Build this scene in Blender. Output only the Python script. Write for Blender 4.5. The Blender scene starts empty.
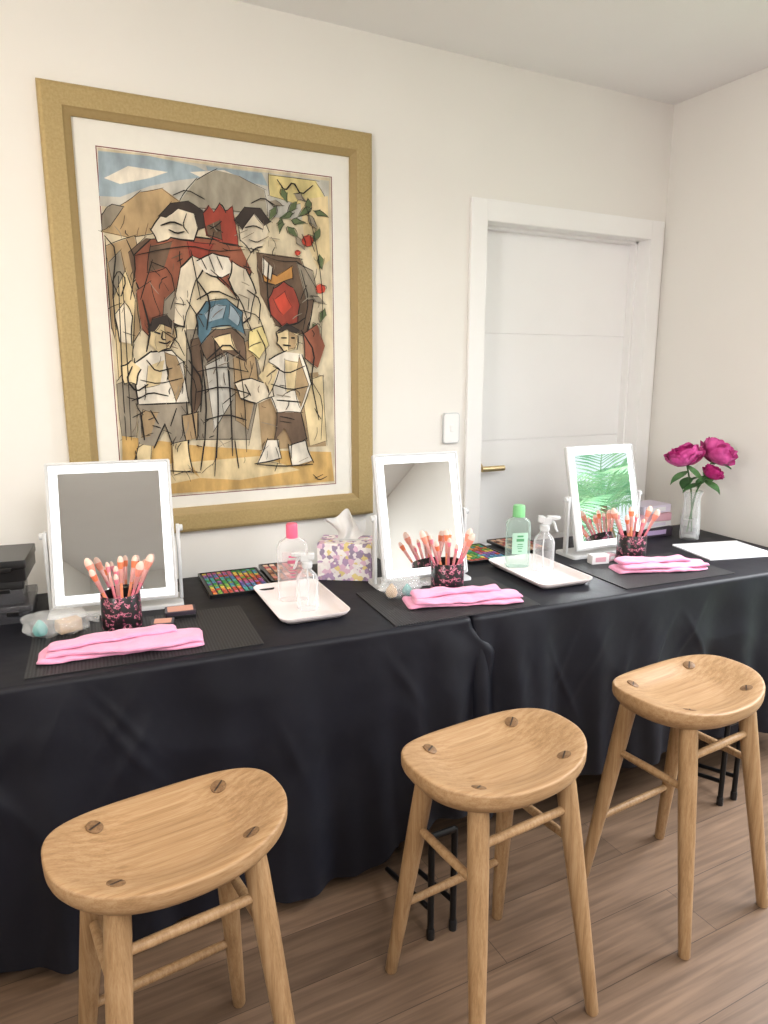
import bpy, bmesh, math, random
from mathutils import Vector, Matrix, noise
random.seed(7)
S = bpy.context.scene
COL = S.collection
R = math.radians
PI = math.pi
try:
    S.view_settings.view_transform = 'Standard'
    S.view_settings.look = 'None'
except Exception:
    pass

# ------------------------------------------------------------------ camera
FPX = 700.0
PSI, THE = R(27.0), R(11.5)
CAM = Vector((0, -2.5, 1.445))
FW = Vector((math.sin(PSI)*math.cos(THE), math.cos(PSI)*math.cos(THE), -math.sin(THE)))
RT = Vector((math.cos(PSI), -math.sin(PSI), 0))
UP = RT.cross(FW)
cd = bpy.data.cameras.new('camera'); cam = bpy.data.objects.new('camera', cd); COL.objects.link(cam)
cd.sensor_width = 36; cd.lens = FPX/1024*36; cd.clip_start = .02; cd.clip_end = 200
m3 = Matrix((RT, UP, -FW)).transposed()
cam.matrix_world = Matrix.Translation(CAM) @ m3.to_4x4()
S.camera = cam

def ray(px, py): return FW*FPX + RT*(px-384) + UP*(512-py)
def onwall(px, py, Y=0.0):
    d = ray(px, py); return CAM + d*((Y-CAM.y)/d.y)
def W(x, y): return Vector((x, y-2.5, 0))      # y measured from the camera plane

# ------------------------------------------------------------------ materials
def lin(c):
    r = []
    for v in c:
        v /= 255.0
        r.append(v/12.92 if v <= .04045 else ((v+.055)/1.055)**2.4)
    return r
def base(name):
    m = bpy.data.materials.new(name); m.use_nodes = True
    nt = m.node_tree
    return m, nt, nt.nodes, nt.links, nt.nodes['Principled BSDF']
def setp(b, **k):
    for n, v in k.items():
        n = n.replace('_', ' ')
        if n in b.inputs: b.inputs[n].default_value = v
def M(name, c, rough=.5, metal=0., var=.08, scale=12., st=(1, 1, 1), bump=0., bs=150., spec=.5, coat=0.,
      sheen=0., trans=0., ior=1.45, emit=0., c2=None, alpha=1., sss=0., bd=.002):
    m, nt, N, L, b = base(name)
    tc = N.new('ShaderNodeTexCoord'); mp = N.new('ShaderNodeMapping'); mp.inputs['Scale'].default_value = st
    nz = N.new('ShaderNodeTexNoise'); nz.inputs['Scale'].default_value = scale; nz.inputs['Detail'].default_value = 5
    cr = N.new('ShaderNodeValToRGB')
    a = lin(c)
    lo = [v*(1-var) for v in a]; hi = lin(c2) if c2 else [min(1, v*(1+var)) for v in a]
    cr.color_ramp.elements[0].position = .32; cr.color_ramp.elements[1].position = .68
    cr.color_ramp.elements[0].color = (*lo, 1); cr.color_ramp.elements[1].color = (*hi, 1)
    L.new(tc.outputs['Object'], mp.inputs['Vector']); L.new(mp.outputs['Vector'], nz.inputs['Vector'])
    L.new(nz.outputs['Fac'], cr.inputs['Fac']); L.new(cr.outputs['Color'], b.inputs['Base Color'])
    setp(b, Roughness=rough, Metallic=metal, Specular_IOR_Level=spec, Coat_Weight=coat, Sheen_Weight=sheen,
         Transmission_Weight=trans, IOR=ior, Alpha=alpha, Subsurface_Weight=sss)
    if emit:
        b.inputs['Emission Color'].default_value = (1, 1, 1, 1); b.inputs['Emission Strength'].default_value = emit
    if bump:
        n2 = N.new('ShaderNodeTexNoise'); n2.inputs['Scale'].default_value = bs; n2.inputs['Detail'].default_value = 3
        bp = N.new('ShaderNodeBump'); bp.inputs['Strength'].default_value = bump; bp.inputs['Distance'].default_value = bd
        L.new(mp.outputs['Vector'], n2.inputs['Vector']); L.new(n2.outputs['Fac'], bp.inputs['Height']); L.new(bp.outputs['Normal'], b.inputs['Normal'])
    return m

def wood_mat(name, st, c1, c2, c3, rough=.5):
    m, nt, N, L, b = base(name)
    tc = N.new('ShaderNodeTexCoord'); mp = N.new('ShaderNodeMapping'); mp.inputs['Scale'].default_value = st
    n1 = N.new('ShaderNodeTexNoise'); n1.inputs['Scale'].default_value = 5; n1.inputs['Detail'].default_value = 6; n1.inputs['Distortion'].default_value = .15
    n2 = N.new('ShaderNodeTexNoise'); n2.inputs['Scale'].default_value = 24; n2.inputs['Detail'].default_value = 3
    mx = N.new('ShaderNodeMath'); mx.operation = 'MULTIPLY_ADD'; mx.inputs[1].default_value = .6
    cr = N.new('ShaderNodeValToRGB'); e = cr.color_ramp.elements
    e[0].position = .55; e[0].color = (*lin(c1), 1); e[1].position = 1.0; e[1].color = (*lin(c3), 1)
    q = e.new(.76); q.color = (*lin(c2), 1)
    L.new(tc.outputs['Object'], mp.inputs['Vector']); L.new(mp.outputs['Vector'], n1.inputs['Vector']); L.new(mp.outputs['Vector'], n2.inputs['Vector'])
    L.new(n2.outputs['Fac'], mx.inputs[0]); L.new(n1.outputs['Fac'], mx.inputs[2]); L.new(mx.outputs[0], cr.inputs['Fac'])
    L.new(cr.outputs['Color'], b.inputs['Base Color']); setp(b, Roughness=rough, Specular_IOR_Level=.35)
    return m

def floor_mat():
    m, nt, N, L, b = base('floor_planks')
    tc = N.new('ShaderNodeTexCoord')
    br = N.new('ShaderNodeTexBrick'); br.offset = .37; br.inputs['Scale'].default_value = 1
    br.inputs['Brick Width'].default_value = 1.5; br.inputs['Row Height'].default_value = .165
    br.inputs['Mortar Size'].default_value = .001; br.inputs['Mortar Smooth'].default_value = .2
    br.inputs['Color1'].default_value = (*lin((94, 76, 62)), 1); br.inputs['Color2'].default_value = (*lin((112, 91, 75)), 1)
    br.inputs['Mortar'].default_value = (*lin((60, 48, 40)), 1)
    mp = N.new('ShaderNodeMapping'); mp.inputs['Scale'].default_value = (1.0, 18, 1)
    nz = N.new('ShaderNodeTexNoise'); nz.inputs['Scale'].default_value = 3; nz.inputs['Detail'].default_value = 10; nz.inputs['Distortion'].default_value = .5
    cr = N.new('ShaderNodeValToRGB'); cr.color_ramp.elements[0].position = .3; cr.color_ramp.elements[1].position = .72
    cr.color_ramp.elements[0].color = (.62, .6, .58, 1); cr.color_ramp.elements[1].color = (1.16, 1.15, 1.13, 1)
    mx = N.new('ShaderNodeMix'); mx.data_type = 'RGBA'; mx.blend_type = 'MULTIPLY'; mx.inputs[0].default_value = 1
    L.new(tc.outputs['Object'], br.inputs['Vector']); L.new(tc.outputs['Object'], mp.inputs['Vector']); L.new(mp.outputs['Vector'], nz.inputs['Vector'])
    L.new(nz.outputs['Fac'], cr.inputs['Fac']); L.new(br.outputs['Color'], mx.inputs[6]); L.new(cr.outputs['Color'], mx.inputs[7])
    L.new(mx.outputs[2], b.inputs['Base Color']); setp(b, Roughness=.38, Specular_IOR_Level=.4)
    return m

def weave_mat():
    m, nt, N, L, b = base('woven_mat')
    tc = N.new('ShaderNodeTexCoord')
    w1 = N.new('ShaderNodeTexWave'); w1.bands_direction = 'X'; w1.inputs['Scale'].default_value = 38
    w2 = N.new('ShaderNodeTexWave'); w2.bands_direction = 'Y'; w2.inputs['Scale'].default_value = 60
    mm = N.new('ShaderNodeMath'); mm.operation = 'MULTIPLY'
    cr = N.new('ShaderNodeValToRGB'); cr.color_ramp.elements[0].color = (*lin((18, 18, 21)), 1); cr.color_ramp.elements[1].color = (*lin((62, 62, 66)), 1)
    bp = N.new('ShaderNodeBump'); bp.inputs['Strength'].default_value = .5; bp.inputs['Distance'].default_value = .002
    for w, i in ((w1, 0), (w2, 1)):
        L.new(tc.outputs['Object'], w.inputs['Vector']); L.new(w.outputs['Fac'], mm.inputs[i])
    L.new(mm.outputs[0], cr.inputs['Fac']); L.new(cr.outputs['Color'], b.inputs['Base Color'])
    L.new(mm.outputs[0], bp.inputs['Height']); L.new(bp.outputs['Normal'], b.inputs['Normal']); setp(b, Roughness=.6)
    return m

def cells_mat(name, cols, scale, rough=.5, tex='VORONOI'):
    m, nt, N, L, b = base(name)
    tc = N.new('ShaderNodeTexCoord'); cr = N.new('ShaderNodeValToRGB'); cr.color_ramp.interpolation = 'CONSTANT'
    if tex == 'VORONOI':
        v = N.new('ShaderNodeTexVoronoi'); v.distance = 'MANHATTAN'; v.inputs['Scale'].default_value = scale
        sp = N.new('ShaderNodeSeparateColor'); L.new(v.outputs['Color'], sp.inputs[0]); src = sp.outputs[0]
    else:
        v = N.new('ShaderNodeTexNoise'); v.inputs['Scale'].default_value = scale; v.inputs['Detail'].default_value = 4; src = v.outputs['Fac']
    L.new(tc.outputs['Object'], v.inputs['Vector']); L.new(src, cr.inputs['Fac'])
    e = cr.color_ramp.elements
    for i, (p, c) in enumerate(cols):
        q = e[i] if i < 2 else e.new(p)
        q.position = p; q.color = (*lin(c), 1)
    L.new(cr.outputs['Color'], b.inputs['Base Color']); setp(b, Roughness=rough)
    return m

def pane_mat():
    m, nt, N, L, b = base('window_glass')
    t = N.new('ShaderNodeBsdfTransparent'); g = N.new('ShaderNodeBsdfGlossy'); g.inputs['Roughness'].default_value = .02
    mx = N.new('ShaderNodeMixShader'); mx.inputs[0].default_value = .05
    L.new(t.outputs[0], mx.inputs[1]); L.new(g.outputs[0], mx.inputs[2]); L.new(mx.outputs[0], N['Material Output'].inputs['Surface'])
    return m
def film_mat(name, c, f, bump=.6, edge=0., tint=(255, 255, 255)):
    m, nt, N, L, b = base(name)
    b.inputs['Base Color'].default_value = (*lin(c), 1); setp(b, Roughness=.12, Specular_IOR_Level=.9)
    if bump:
        nz = N.new('ShaderNodeTexNoise'); nz.inputs['Scale'].default_value = 45
        bp = N.new('ShaderNodeBump'); bp.inputs['Strength'].default_value = bump; bp.inputs['Distance'].default_value = .004
        L.new(nz.outputs['Fac'], bp.inputs['Height']); L.new(bp.outputs['Normal'], b.inputs['Normal'])
    t = N.new('ShaderNodeBsdfTransparent'); t.inputs['Color'].default_value = (*lin(tint), 1)
    mx = N.new('ShaderNodeMixShader'); mx.inputs[0].default_value = f
    if edge:
        lw = N.new('ShaderNodeLayerWeight'); lw.inputs['Blend'].default_value = .35
        ma = N.new('ShaderNodeMath'); ma.operation = 'MULTIPLY_ADD'; ma.inputs[1].default_value = edge; ma.inputs[2].default_value = f; ma.use_clamp = True
        L.new(lw.outputs['Facing'], ma.inputs[0]); L.new(ma.outputs[0], mx.inputs[0])
    L.new(t.outputs[0], mx.inputs[1]); L.new(b.outputs[0], mx.inputs[2]); L.new(mx.outputs[0], N['Material Output'].inputs['Surface'])
    return m
def leaf_mat(name, c, c2):
    m, nt, N, L, b = base(name)
    tc = N.new('ShaderNodeTexCoord'); nz = N.new('ShaderNodeTexNoise'); nz.inputs['Scale'].default_value = 3; nz.inputs['Detail'].default_value = 4
    cr = N.new('ShaderNodeValToRGB'); cr.color_ramp.elements[0].position = .35; cr.color_ramp.elements[1].position = .65
    cr.color_ramp.elements[0].color = (*lin(c), 1); cr.color_ramp.elements[1].color = (*lin(c2), 1)
    L.new(tc.outputs['Object'], nz.inputs['Vector']); L.new(nz.outputs['Fac'], cr.inputs['Fac']); L.new(cr.outputs['Color'], b.inputs['Base Color'])
    tr = N.new('ShaderNodeBsdfTranslucent'); L.new(cr.outputs['Color'], tr.inputs['Color'])
    mx = N.new('ShaderNodeMixShader'); mx.inputs[0].default_value = .5
    L.new(b.outputs[0], mx.inputs[1]); L.new(tr.outputs[0], mx.inputs[2]); L.new(mx.outputs[0], N['Material Output'].inputs['Surface'])
    return m

WALL = M('wall_paint', (239, 236, 231), .85, var=.01, scale=3, bump=.05, bs=250)
WALL2 = M('rear_wall_paint', (232, 231, 229), .85, var=.01, scale=3)
CEIL = M('ceiling_paint', (244, 243, 242), .9, var=.01, scale=3)
TRIM = M('trim_paint', (247, 246, 245), .45, var=.01, scale=5)
DOOR = M('door_paint', (250, 249, 249), .5, var=.01, scale=4)
FLOOR = floor_mat()
BRASS = M('brushed_brass', (212, 190, 146), .35, metal=.8, var=.08, scale=40)
WHITEP = M('white_plastic', (208, 210, 212), .35, var=.01, scale=10)
WHITET = M('white_tray_plastic', (236, 226, 226), .3, var=.015, scale=12)
LED = M('led_strip', (130, 132, 134), .4, var=.0, emit=1.8)
MIRR = M('mirror_silver', (236, 240, 240), .01, metal=1., var=.0)
CLOTH = M('black_polyester', (14, 15, 25), .56, var=.15, scale=5, bump=.25, bs=8, spec=.36, bd=.012)
MAT = weave_mat()
SEATW = wood_mat('oak_seat', (.5, 24, 24), (136, 105, 72), (153, 120, 85), (167, 136, 101))
LEGW = wood_mat('oak_leg', (24, 24, .7), (134, 103, 70), (150, 118, 83), (164, 133, 98))
TENON = wood_mat('oak_end_grain', (20, 20, 20), (88, 64, 42), (110, 82, 55), (128, 98, 68), .5)
SLOT = M('wedge_dark', (50, 36, 25), .6)
PINK = M('pink_fleece', (240, 162, 197), .95, var=.06, scale=22, bump=.7, bs=420, sheen=.3)
GOLD = M('gilded_frame', (170, 147, 98), .5, metal=.15, var=.05, scale=130, bump=.08, bs=200, c2=(180, 158, 110))
GOLD2 = M('gilded_lip', (158, 135, 90), .48, metal=.2, var=.05, scale=120)
MATB = M('mat_board', (235, 232, 224), .9, var=.012, scale=40)
BLK = M('black_plastic', (18, 18, 20), .28, var=.15, scale=20)
BLKM = M('black_metal', (20, 20, 22), .4, metal=.3, var=.15, scale=30)
CUPM = cells_mat('floral_cup', [(0, (20, 17, 20)), (.53, (110, 44, 70)), (.57, (206, 126, 146)), (.605, (40, 24, 32))], 70, .3, 'NOISE')
CUPIN = M('cup_inside', (14, 13, 15), .5)
PALE = M('pale_bristle_tip', (248, 208, 194), .8, var=.05, scale=60, st=(6, 6, 1))
PEACH = M('peach_bristle', (242, 156, 136), .8, var=.1, scale=60, st=(6, 6, 1))
CORAL = M('coral_bristle', (240, 132, 92), .8, var=.1, scale=60, st=(6, 6, 1))
PINKB = M('pink_bristle', (238, 140, 156), .8, var=.1, scale=60, st=(6, 6, 1))
ROSE = M('rose_gold', (230, 170, 164), .3, metal=.4, var=.05)
ROSEH = M('rose_handle', (232, 134, 152), .35, var=.05)
ORANH = M('orange_handle', (238, 150, 112), .35, var=.05)
TBOX = cells_mat('tissue_box_print', [(0, (182, 154, 190)), (.18, (240, 232, 234)), (.38, (232, 212, 146)), (.50, (226, 190, 212)), (.66, (156, 140, 166)), (.80, (246, 242, 241))], 68, .55)
TISSUE = M('tissue_paper', (226, 226, 226), .9, var=.02, bump=.2)
CLEAR = film_mat('clear_plastic', (246, 247, 249), .11, 0, .6)
BODYP = film_mat('clear_pinkish_plastic', (250, 246, 248), .08, 0, .55)
WATER = film_mat('pale_aqua_plastic', (220, 240, 234), .11, 0, .5, (240, 249, 245))
GLASS = film_mat('clear_glass', (240, 244, 246), .10, 0, .7)
FROST = M('milky_plastic', (236, 238, 240), .3, var=.01, trans=.3, ior=1.3)
PINKCAP = M('pink_cap', (238, 104, 138), .3, var=.02)
PLAB = film_mat('pink_label', (250, 212, 222), .28, .0)
GLAB = M('pale_green_label', (186, 226, 206), .4, var=.03)
GCAP = M('green_cap', (132, 206, 142), .3, var=.03)
INKG = M('label_ink', (88, 166, 112), .6, var=.0)
INKP = M('label_ink_pink', (210, 106, 138), .6, var=.0)
PETAL = M('peony_petal', (200, 32, 130), .6, var=.25, scale=26, sheen=.15, c2=(232, 98, 178))
PETAL2 = M('peony_petal_deep', (164, 20, 102), .6, var=.25, scale=26, c2=(204, 46, 136))
GREEN = M('leaf_green', (56, 104, 58), .5, var=.3, scale=14, c2=(100, 150, 90))
STEM = M('stem_green', (76, 116, 66), .5, var=.2)
PAPER = M('white_paper', (238, 240, 246), .7, var=.01)
FILM = film_mat('clear_film', (240, 244, 246), .28)
TEAL = M('teal_sponge', (92, 172, 168), .9, var=.12, scale=60, bump=.5, bs=300)
TAN = M('tan_sponge', (206, 176, 142), .9, var=.1, scale=60, bump=.5, bs=300)
LILAC = M('lilac_card', (186, 164, 204), .5, var=.04)
LILAC2 = M('pale_lilac_card', (212, 202, 218), .5, var=.04)
CARD = M('white_card', (226, 224, 226), .5, var=.02)
DARKC = M('dark_card', (52, 44, 56), .5, var=.1)
ROSEC = M('rose_card', (206, 158, 170), .5, var=.05)
POWDER = M('pressed_powder', (206, 152, 134), .8, var=.05)
PALM = leaf_mat('palm_green', (132, 190, 150), (190, 224, 180))
BARK = M('palm_bark', (120, 100, 80), .9, var=.3, scale=14, bump=.6, bs=40)
LAWN = M('lawn_green', (140, 158, 128), .9, var=.2, scale=3, bump=.6, bs=60)
FRAMEA = M('window_aluminium', (224, 224, 224), .4, var=.02)
PANE = pane_mat()

# ------------------------------------------------------------------ mesh builder
class MB:
    def __init__(s): s.bm = bmesh.new(); s.mi = 0; s.X = Matrix.Identity(4)
    def v(s, p): return s.bm.verts.new(s.X @ Vector(p))
    def f(s, vs):
        try:
            q = s.bm.faces.new(vs); q.material_index = s.mi; return q
        except ValueError: return None
    def box(s, c, d, m=None):
        x, y, z = d[0]/2, d[1]/2, d[2]/2; c = Vector(c); m = m or Matrix.Identity(3)
        P = [s.v(c + m @ Vector(p)) for p in ((-x,-y,-z),(x,-y,-z),(x,y,-z),(-x,y,-z),(-x,-y,z),(x,-y,z),(x,y,z),(-x,y,z))]
        for q in ((0,3,2,1),(4,5,6,7),(0,1,5,4),(1,2,6,5),(2,3,7,6),(3,0,4,7)): s.f([P[i] for i in q])
        return s
    def bounds(s, x0, x1, y0, y1, z0, z1): return s.box(((x0+x1)/2, (y0+y1)/2, (z0+z1)/2), (x1-x0, y1-y0, z1-z0))
    def rings(s, rg, cap0=True, cap1=True):
        L = [[s.v(p) for p in r] for r in rg]; n = len(L[0])
        for a, b in zip(L, L[1:]):
            for i in range(n): s.f([a[i], a[(i+1) % n], b[(i+1) % n], b[i]])
        if cap0: s.f(L[0][::-1])
        if cap1: s.f(L[-1])
        return s
    def tube(s, pts, r, seg=12):
        pts = [Vector(p) for p in pts]; n = len(pts); rs = r if isinstance(r, (list, tuple)) else [r]*n
        T = [(pts[min(i+1, n-1)]-pts[max(i-1, 0)]).normalized() for i in range(n)]
        a = Vector((1, 0, 0)) if abs(T[0].x) < .8 else Vector((0, 1, 0))
        rg = []
        for i in range(n):
            a = (a - T[i]*a.dot(T[i])).normalized(); b = T[i].cross(a)
            rg.append([pts[i] + (a*math.cos(2*PI*k/seg)+b*math.sin(2*PI*k/seg))*rs[i] for k in range(seg)])
        return s.rings(rg)
    def lathe(s, prof, seg=32, c=(0, 0, 0), cap0=True, cap1=True):
        c = Vector(c)
        return s.rings([[c+Vector((r*math.cos(2*PI*k/seg), r*math.sin(2*PI*k/seg), z)) for k in range(seg)] for r, z in prof], cap0, cap1)
    def loft(s, secs, seg=32, n=2.6, c=(0, 0, 0)):
        c = Vector(c); rg = []
        for z, a, b in secs:
            rg.append([c+Vector((se(2*PI*k/seg, a, b, n)[0], se(2*PI*k/seg, a, b, n)[1], z)) for k in range(seg)])
        return s.rings(rg)
    def grid(s, P):
        L = [[s.v(p) for p in r] for r in P]
        for a, b in zip(L, L[1:]):
            for i in range(len(a)-1): s.f([a[i], a[i+1], b[i+1], b[i]])
        return s
    def build(s, name, mats, parent=None, bevel=0, smooth=True, sub=0, ang=38, seg=2, recalc=True):
        if recalc: bmesh.ops.recalc_face_normals(s.bm, faces=s.bm.faces)
        me = bpy.data.meshes.new(name); s.bm.to_mesh(me); s.bm.free()
        for m in (mats if isinstance(mats, (list, tuple)) else [mats]): me.materials.append(m)
        if smooth:
            for p in me.polygons: p.use_smooth = True
            if not sub:
                try: me.set_sharp_from_angle(angle=R(ang))
                except Exception: pass
        o = bpy.data.objects.new(name, me); COL.objects.link(o)
        if parent: o.parent = parent
        if bevel:
            b = o.modifiers.new('bevel', 'BEVEL'); b.width = bevel; b.segments = seg; b.limit_method = 'ANGLE'; b.angle_limit = R(40)
        if sub:
            b = o.modifiers.new('sub', 'SUBSURF'); b.levels = sub; b.render_levels = sub
        return o
def se(t, a, b, n):
    c, q = math.cos(t), math.sin(t)
    return (a*math.copysign(abs(c)**(2/n), c), b*math.copysign(abs(q)**(2/n), q))
def rz(a): return Matrix.Rotation(a, 3, 'Z')

def tag(o, label, cat, group=None):
    o['label'] = label; o['category'] = cat
    if group: o['group'] = group
    return o
def thing(name, loc, label, cat, group=None, rot=0):
    o = bpy.data.objects.new(name, None); COL.objects.link(o); o.empty_display_size = .05
    o.location = loc; o.rotation_euler = (0, 0, rot)
    return tag(o, label, cat, group)
def struct(o): o['kind'] = 'structure'; return o
def dup(root):
    r = root.copy(); COL.objects.link(r)
    for ch in list(root.children):
        c = ch.copy(); COL.objects.link(c); c.parent = r
        for g in list(ch.children):
            d = g.copy(); COL.objects.link(d); d.parent = c
    return r

# ------------------------------------------------------------------ room
XL, XR, YB, H = -1.9, 2.75, -8.2, 2.62
DX0, DX1, DH = 1.733, 2.652, 2.038
struct(MB().bounds(XL-.15, XR+.15, YB-.15, .25, -.1, 0).build('floor', FLOOR, smooth=False))
struct(MB().bounds(XL-.15, XR+.15, YB-.15, .25, H, H+.1).build('ceiling', CEIL, smooth=False))
w = MB(); w.bounds(XL, DX0, 0, .15, 0, H); w.bounds(DX1, XR, 0, .15, 0, H); w.bounds(DX0, DX1, 0, .15, DH, H)
w.bounds(DX0, DX1, .142, .15, 0, DH)
struct(w.build('wall_back', WALL, smooth=False))
WY0, WY1, WZ0, WZ1 = -2.75, -.92, .12, 2.35
w = MB(); w.bounds(XR, XR+.15, WY1, .15, 0, H); w.bounds(XR, XR+.15, YB, WY0, 0, H)
w.bounds(XR, XR+.15, WY0, WY1, WZ1, H); w.bounds(XR, XR+.15, WY0, WY1, 0, WZ0)
struct(w.build('wall_right', WALL, smooth=False))
struct(MB().bounds(XL-.15, XL, YB, .15, 0, H).build('wall_left', WALL, smooth=False))
struct(MB().bounds(XL-.15, XR+.15, YB-.15, YB, 0, H).build('wall_front', WALL2, smooth=False))
struct(MB().bounds(XL, 1.65, -.014, -.001, 0, .09).build('baseboard_back', TRIM, bevel=.003))
struct(MB().bounds(XR-.014, XR-.001, WY1, -.02, 0, .09).build('baseboard_right', TRIM, bevel=.003))
# door casing
t = MB()
t.bounds(1.658, DX0, -.016, -.001, 0, 2.117); t.bounds(DX1, 2.729, -.016, -.001, 0, 2.117); t.bounds(DX0, DX1, -.016, -.001, DH, 2.117)
t.bounds(DX0, DX0+.004, -.016, .1, 0, DH); t.bounds(DX1-.004, DX1, -.016, .1, 0, DH); t.bounds(DX0, DX1, -.016, .1, DH-.004, DH)
t.bounds(DX0+.004, DX0+.016, .06, .1, 0, DH-.004); t.bounds(DX1-.016, DX1-.004, .06, .1, 0, DH-.004); t.bounds(DX0, DX1, .06, .1, DH-.016, DH-.004)
struct(t.build('trim_1', TRIM, smooth=False, bevel=.0015))
d = MB(); zs = [.012, .66, 1.13, 1.60, DH-.008]
for a, b in zip(zs, zs[1:]): d.bounds(DX0+.006, DX1-.006, .1, .138, a+.002, b-.002)
d.bounds(DX0+.006, DX1-.006, .106, .138, .012, DH-.008)
dr = struct(d.build('door_1', DOOR, smooth=False, bevel=.0015))
hx, hz = DX0+.062, 1.010
h = MB(); h.X = Matrix.Translation((hx, .1, hz)) @ Matrix.Rotation(R(90), 4, 'X')
h.lathe([(.027, 0), (.027, .008), (.023, .01)], 24); h.lathe([(.012, .008), (.012, .045)], 16)
h.X = Matrix.Identity(4); h.tube([(hx-.006, .053, hz), (hx+.03, .05, hz), (hx+.112, .05, hz)], [.013, .0125, .012], 14)
h.build('door_handle', BRASS, dr)
# window in the right wall
win = struct(bpy.data.objects.new('window_1', None)); COL.objects.link(win)
f = MB(); x0, x1 = XR+.05, XR+.1
f.bounds(x0, x1, WY0, WY0+.05, WZ0, WZ1); f.bounds(x0, x1, WY1-.05, WY1, WZ0, WZ1); f.bounds(x0, x1, WY0, WY1, WZ0, WZ0+.05); f.bounds(x0, x1, WY0, WY1, WZ1-.05, WZ1)
ym = -2.15
f.bounds(x0, x1, ym-.025, ym+.025, WZ0, WZ1)
f.build('window_frame', FRAMEA, win, smooth=False)
MB().bounds(x0+.02, x0+.026, WY0+.05, WY1-.05, WZ0+.05, WZ1-.05).build('window_pane', PANE, win, smooth=False)
# outside
o = MB().bounds(XR+.2, 18, -18, 6, -.3, -.15).build('ground', LAWN, smooth=False); struct(o)
def palm(x, y, zc, n, Lf, nl, seed, label):
    rn = random.Random(seed)
    t = thing('palm_tree', (x, y, -.15), label, 'palm tree')
    MB().lathe([(.08, 0), (.06, .3), (.05, zc*.6), (.035, zc)], 14).build('trunk', BARK, t)
    for i in range(n):
        az = 2*PI*i/n + rn.uniform(-.2, .2); el = (.25, .75, 1.2)[i % 3]+rn.uniform(-.15, .15); L = Lf*rn.uniform(.85, 1.1)
        m = MB(); dv = Vector((math.cos(az), math.sin(az), 0)); sd = Vector((-dv.y, dv.x, 0)); pts = []
        for k in range(15):
            q = k/14; pts.append(dv*(L*q*math.cos(el*.8)) + Vector((0, 0, zc+L*(q*math.sin(el)-.62*q*q))))
        m.tube(pts, [.008*(1-.7*k/14) for k in range(15)], 6)
        for k in range(1, nl):
            q = min(.12+.88*k/nl, .995); i0 = int(q*14); fr = q*14-i0
            p = pts[i0].lerp(pts[min(i0+1, 14)], fr); tg = (pts[min(i0+1, 14)]-pts[max(i0-1, 0)]).normalized()
            ll = .38*math.sin(PI*min(1, .14+q*.80))+.05
            for s in (-1, 1):
                e = p + (sd*s*.75+tg*.6).normalized()*ll + Vector((0, 0, -.22*ll)); wv = tg*.011
                a = m.v(p-wv*.5); b = m.v(p+wv*.5); c = m.v(p.lerp(e, .45)+wv+Vector((0, 0, .015))); d2 = m.v(e); e2 = m.v(p.lerp(e, .45)-wv+Vector((0, 0, .015)))
                m.f([a, b, c, d2, e2])
        m.build('frond', PALM, t, recalc=False)
palm(5.05, -4.40, 2.0, 15, 1.25, 20, 3, 'pale green feathery palm outside the window, seen in the mirror nearest the flowers')
palm(7.4, -7.1, 2.6, 15, 1.7, 26, 5, 'taller palm farther out in the garden, reflected behind the nearer palm')

# light switch
sp = onwall(450, 428)
t = thing('light_switch', (sp.x, 0, sp.z), 'white rounded light switch plate on the wall beside the door', 'switch')
def rrect(w_, h_, r, n=6):
    P = []
    for cx, cy, a0 in ((w_/2-r, h_/2-r, 0), (-w_/2+r, h_/2-r, 90), (-w_/2+r, -h_/2+r, 180), (w_/2-r, -h_/2+r, 270)):
        for k in range(n+1): a = R(a0+90*k/n); P.append((cx+r*math.cos(a), cy+r*math.sin(a)))
    return P
def rplate(m, w_, h_, r, y0, y1, inset=.0015):
    P = rrect(w_, h_, r); Q = rrect(w_-2*inset, h_-2*inset, max(r-inset, .0005))
    return m.rings([[(x, y0, z) for x, z in P], [(x, y1+inset, z) for x, z in P], [(x, y1, z) for x, z in Q]])
rplate(MB(), .080, .128, .014, -.001, -.012).build('plate', WHITEP, t)
rplate(MB(), .073, .121, .011, -.0115, -.0128).build('cover', TRIM, t)
rplate(MB(), .016, .028, .003, -.0125, -.0155).build('rocker', TRIM, t)

# ------------------------------------------------------------------ framed picture
FX0, FX1, FZ0, FZ1 = .117, 1.213, .879, 2.283
pic = thing('framed_picture', ((FX0+FX1)/2, 0, FZ0), 'large gold-framed cubist style figure drawing hung on the cream wall', 'picture')
OX, OZ = (FX0+FX1)/2, FZ0
fwid = .088
prof = [(0, -.001), (0, -.022), (.004, -.027), (.012, -.030), (.056, -.030), (.064, -.029), (.068, -.027), (.072, -.026), (.080, -.024), (fwid, -.020), (fwid, -.001)]
m = MB(); L = []
for dd, yy in prof:
    L.append([(FX0+dd-OX, yy, FZ0+dd-OZ), (FX1-dd-OX, yy, FZ0+dd-OZ), (FX1-dd-OX, yy, FZ1-dd-OZ), (FX0+dd-OX, yy, FZ1-dd-OZ)])
V = [[m.v(p) for p in r] for r in L]
for j in range(len(V)):
    a, b = V[j], V[(j+1) % len(V)]; m.mi = 1 if 5 <= j <= 8 else 0
    for i in range(4): m.f([a[i], a[(i+1) % 4], b[(i+1) % 4], b[i]])
m.build('frame', [GOLD, GOLD2], pic, ang=15)
MB().bounds(FX0+.05-OX, FX1-.05-OX, -.012, -.002, FZ0+.05-OZ, FZ1-.05-OZ).build('mat_board', MATB, pic, smooth=False)
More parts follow.
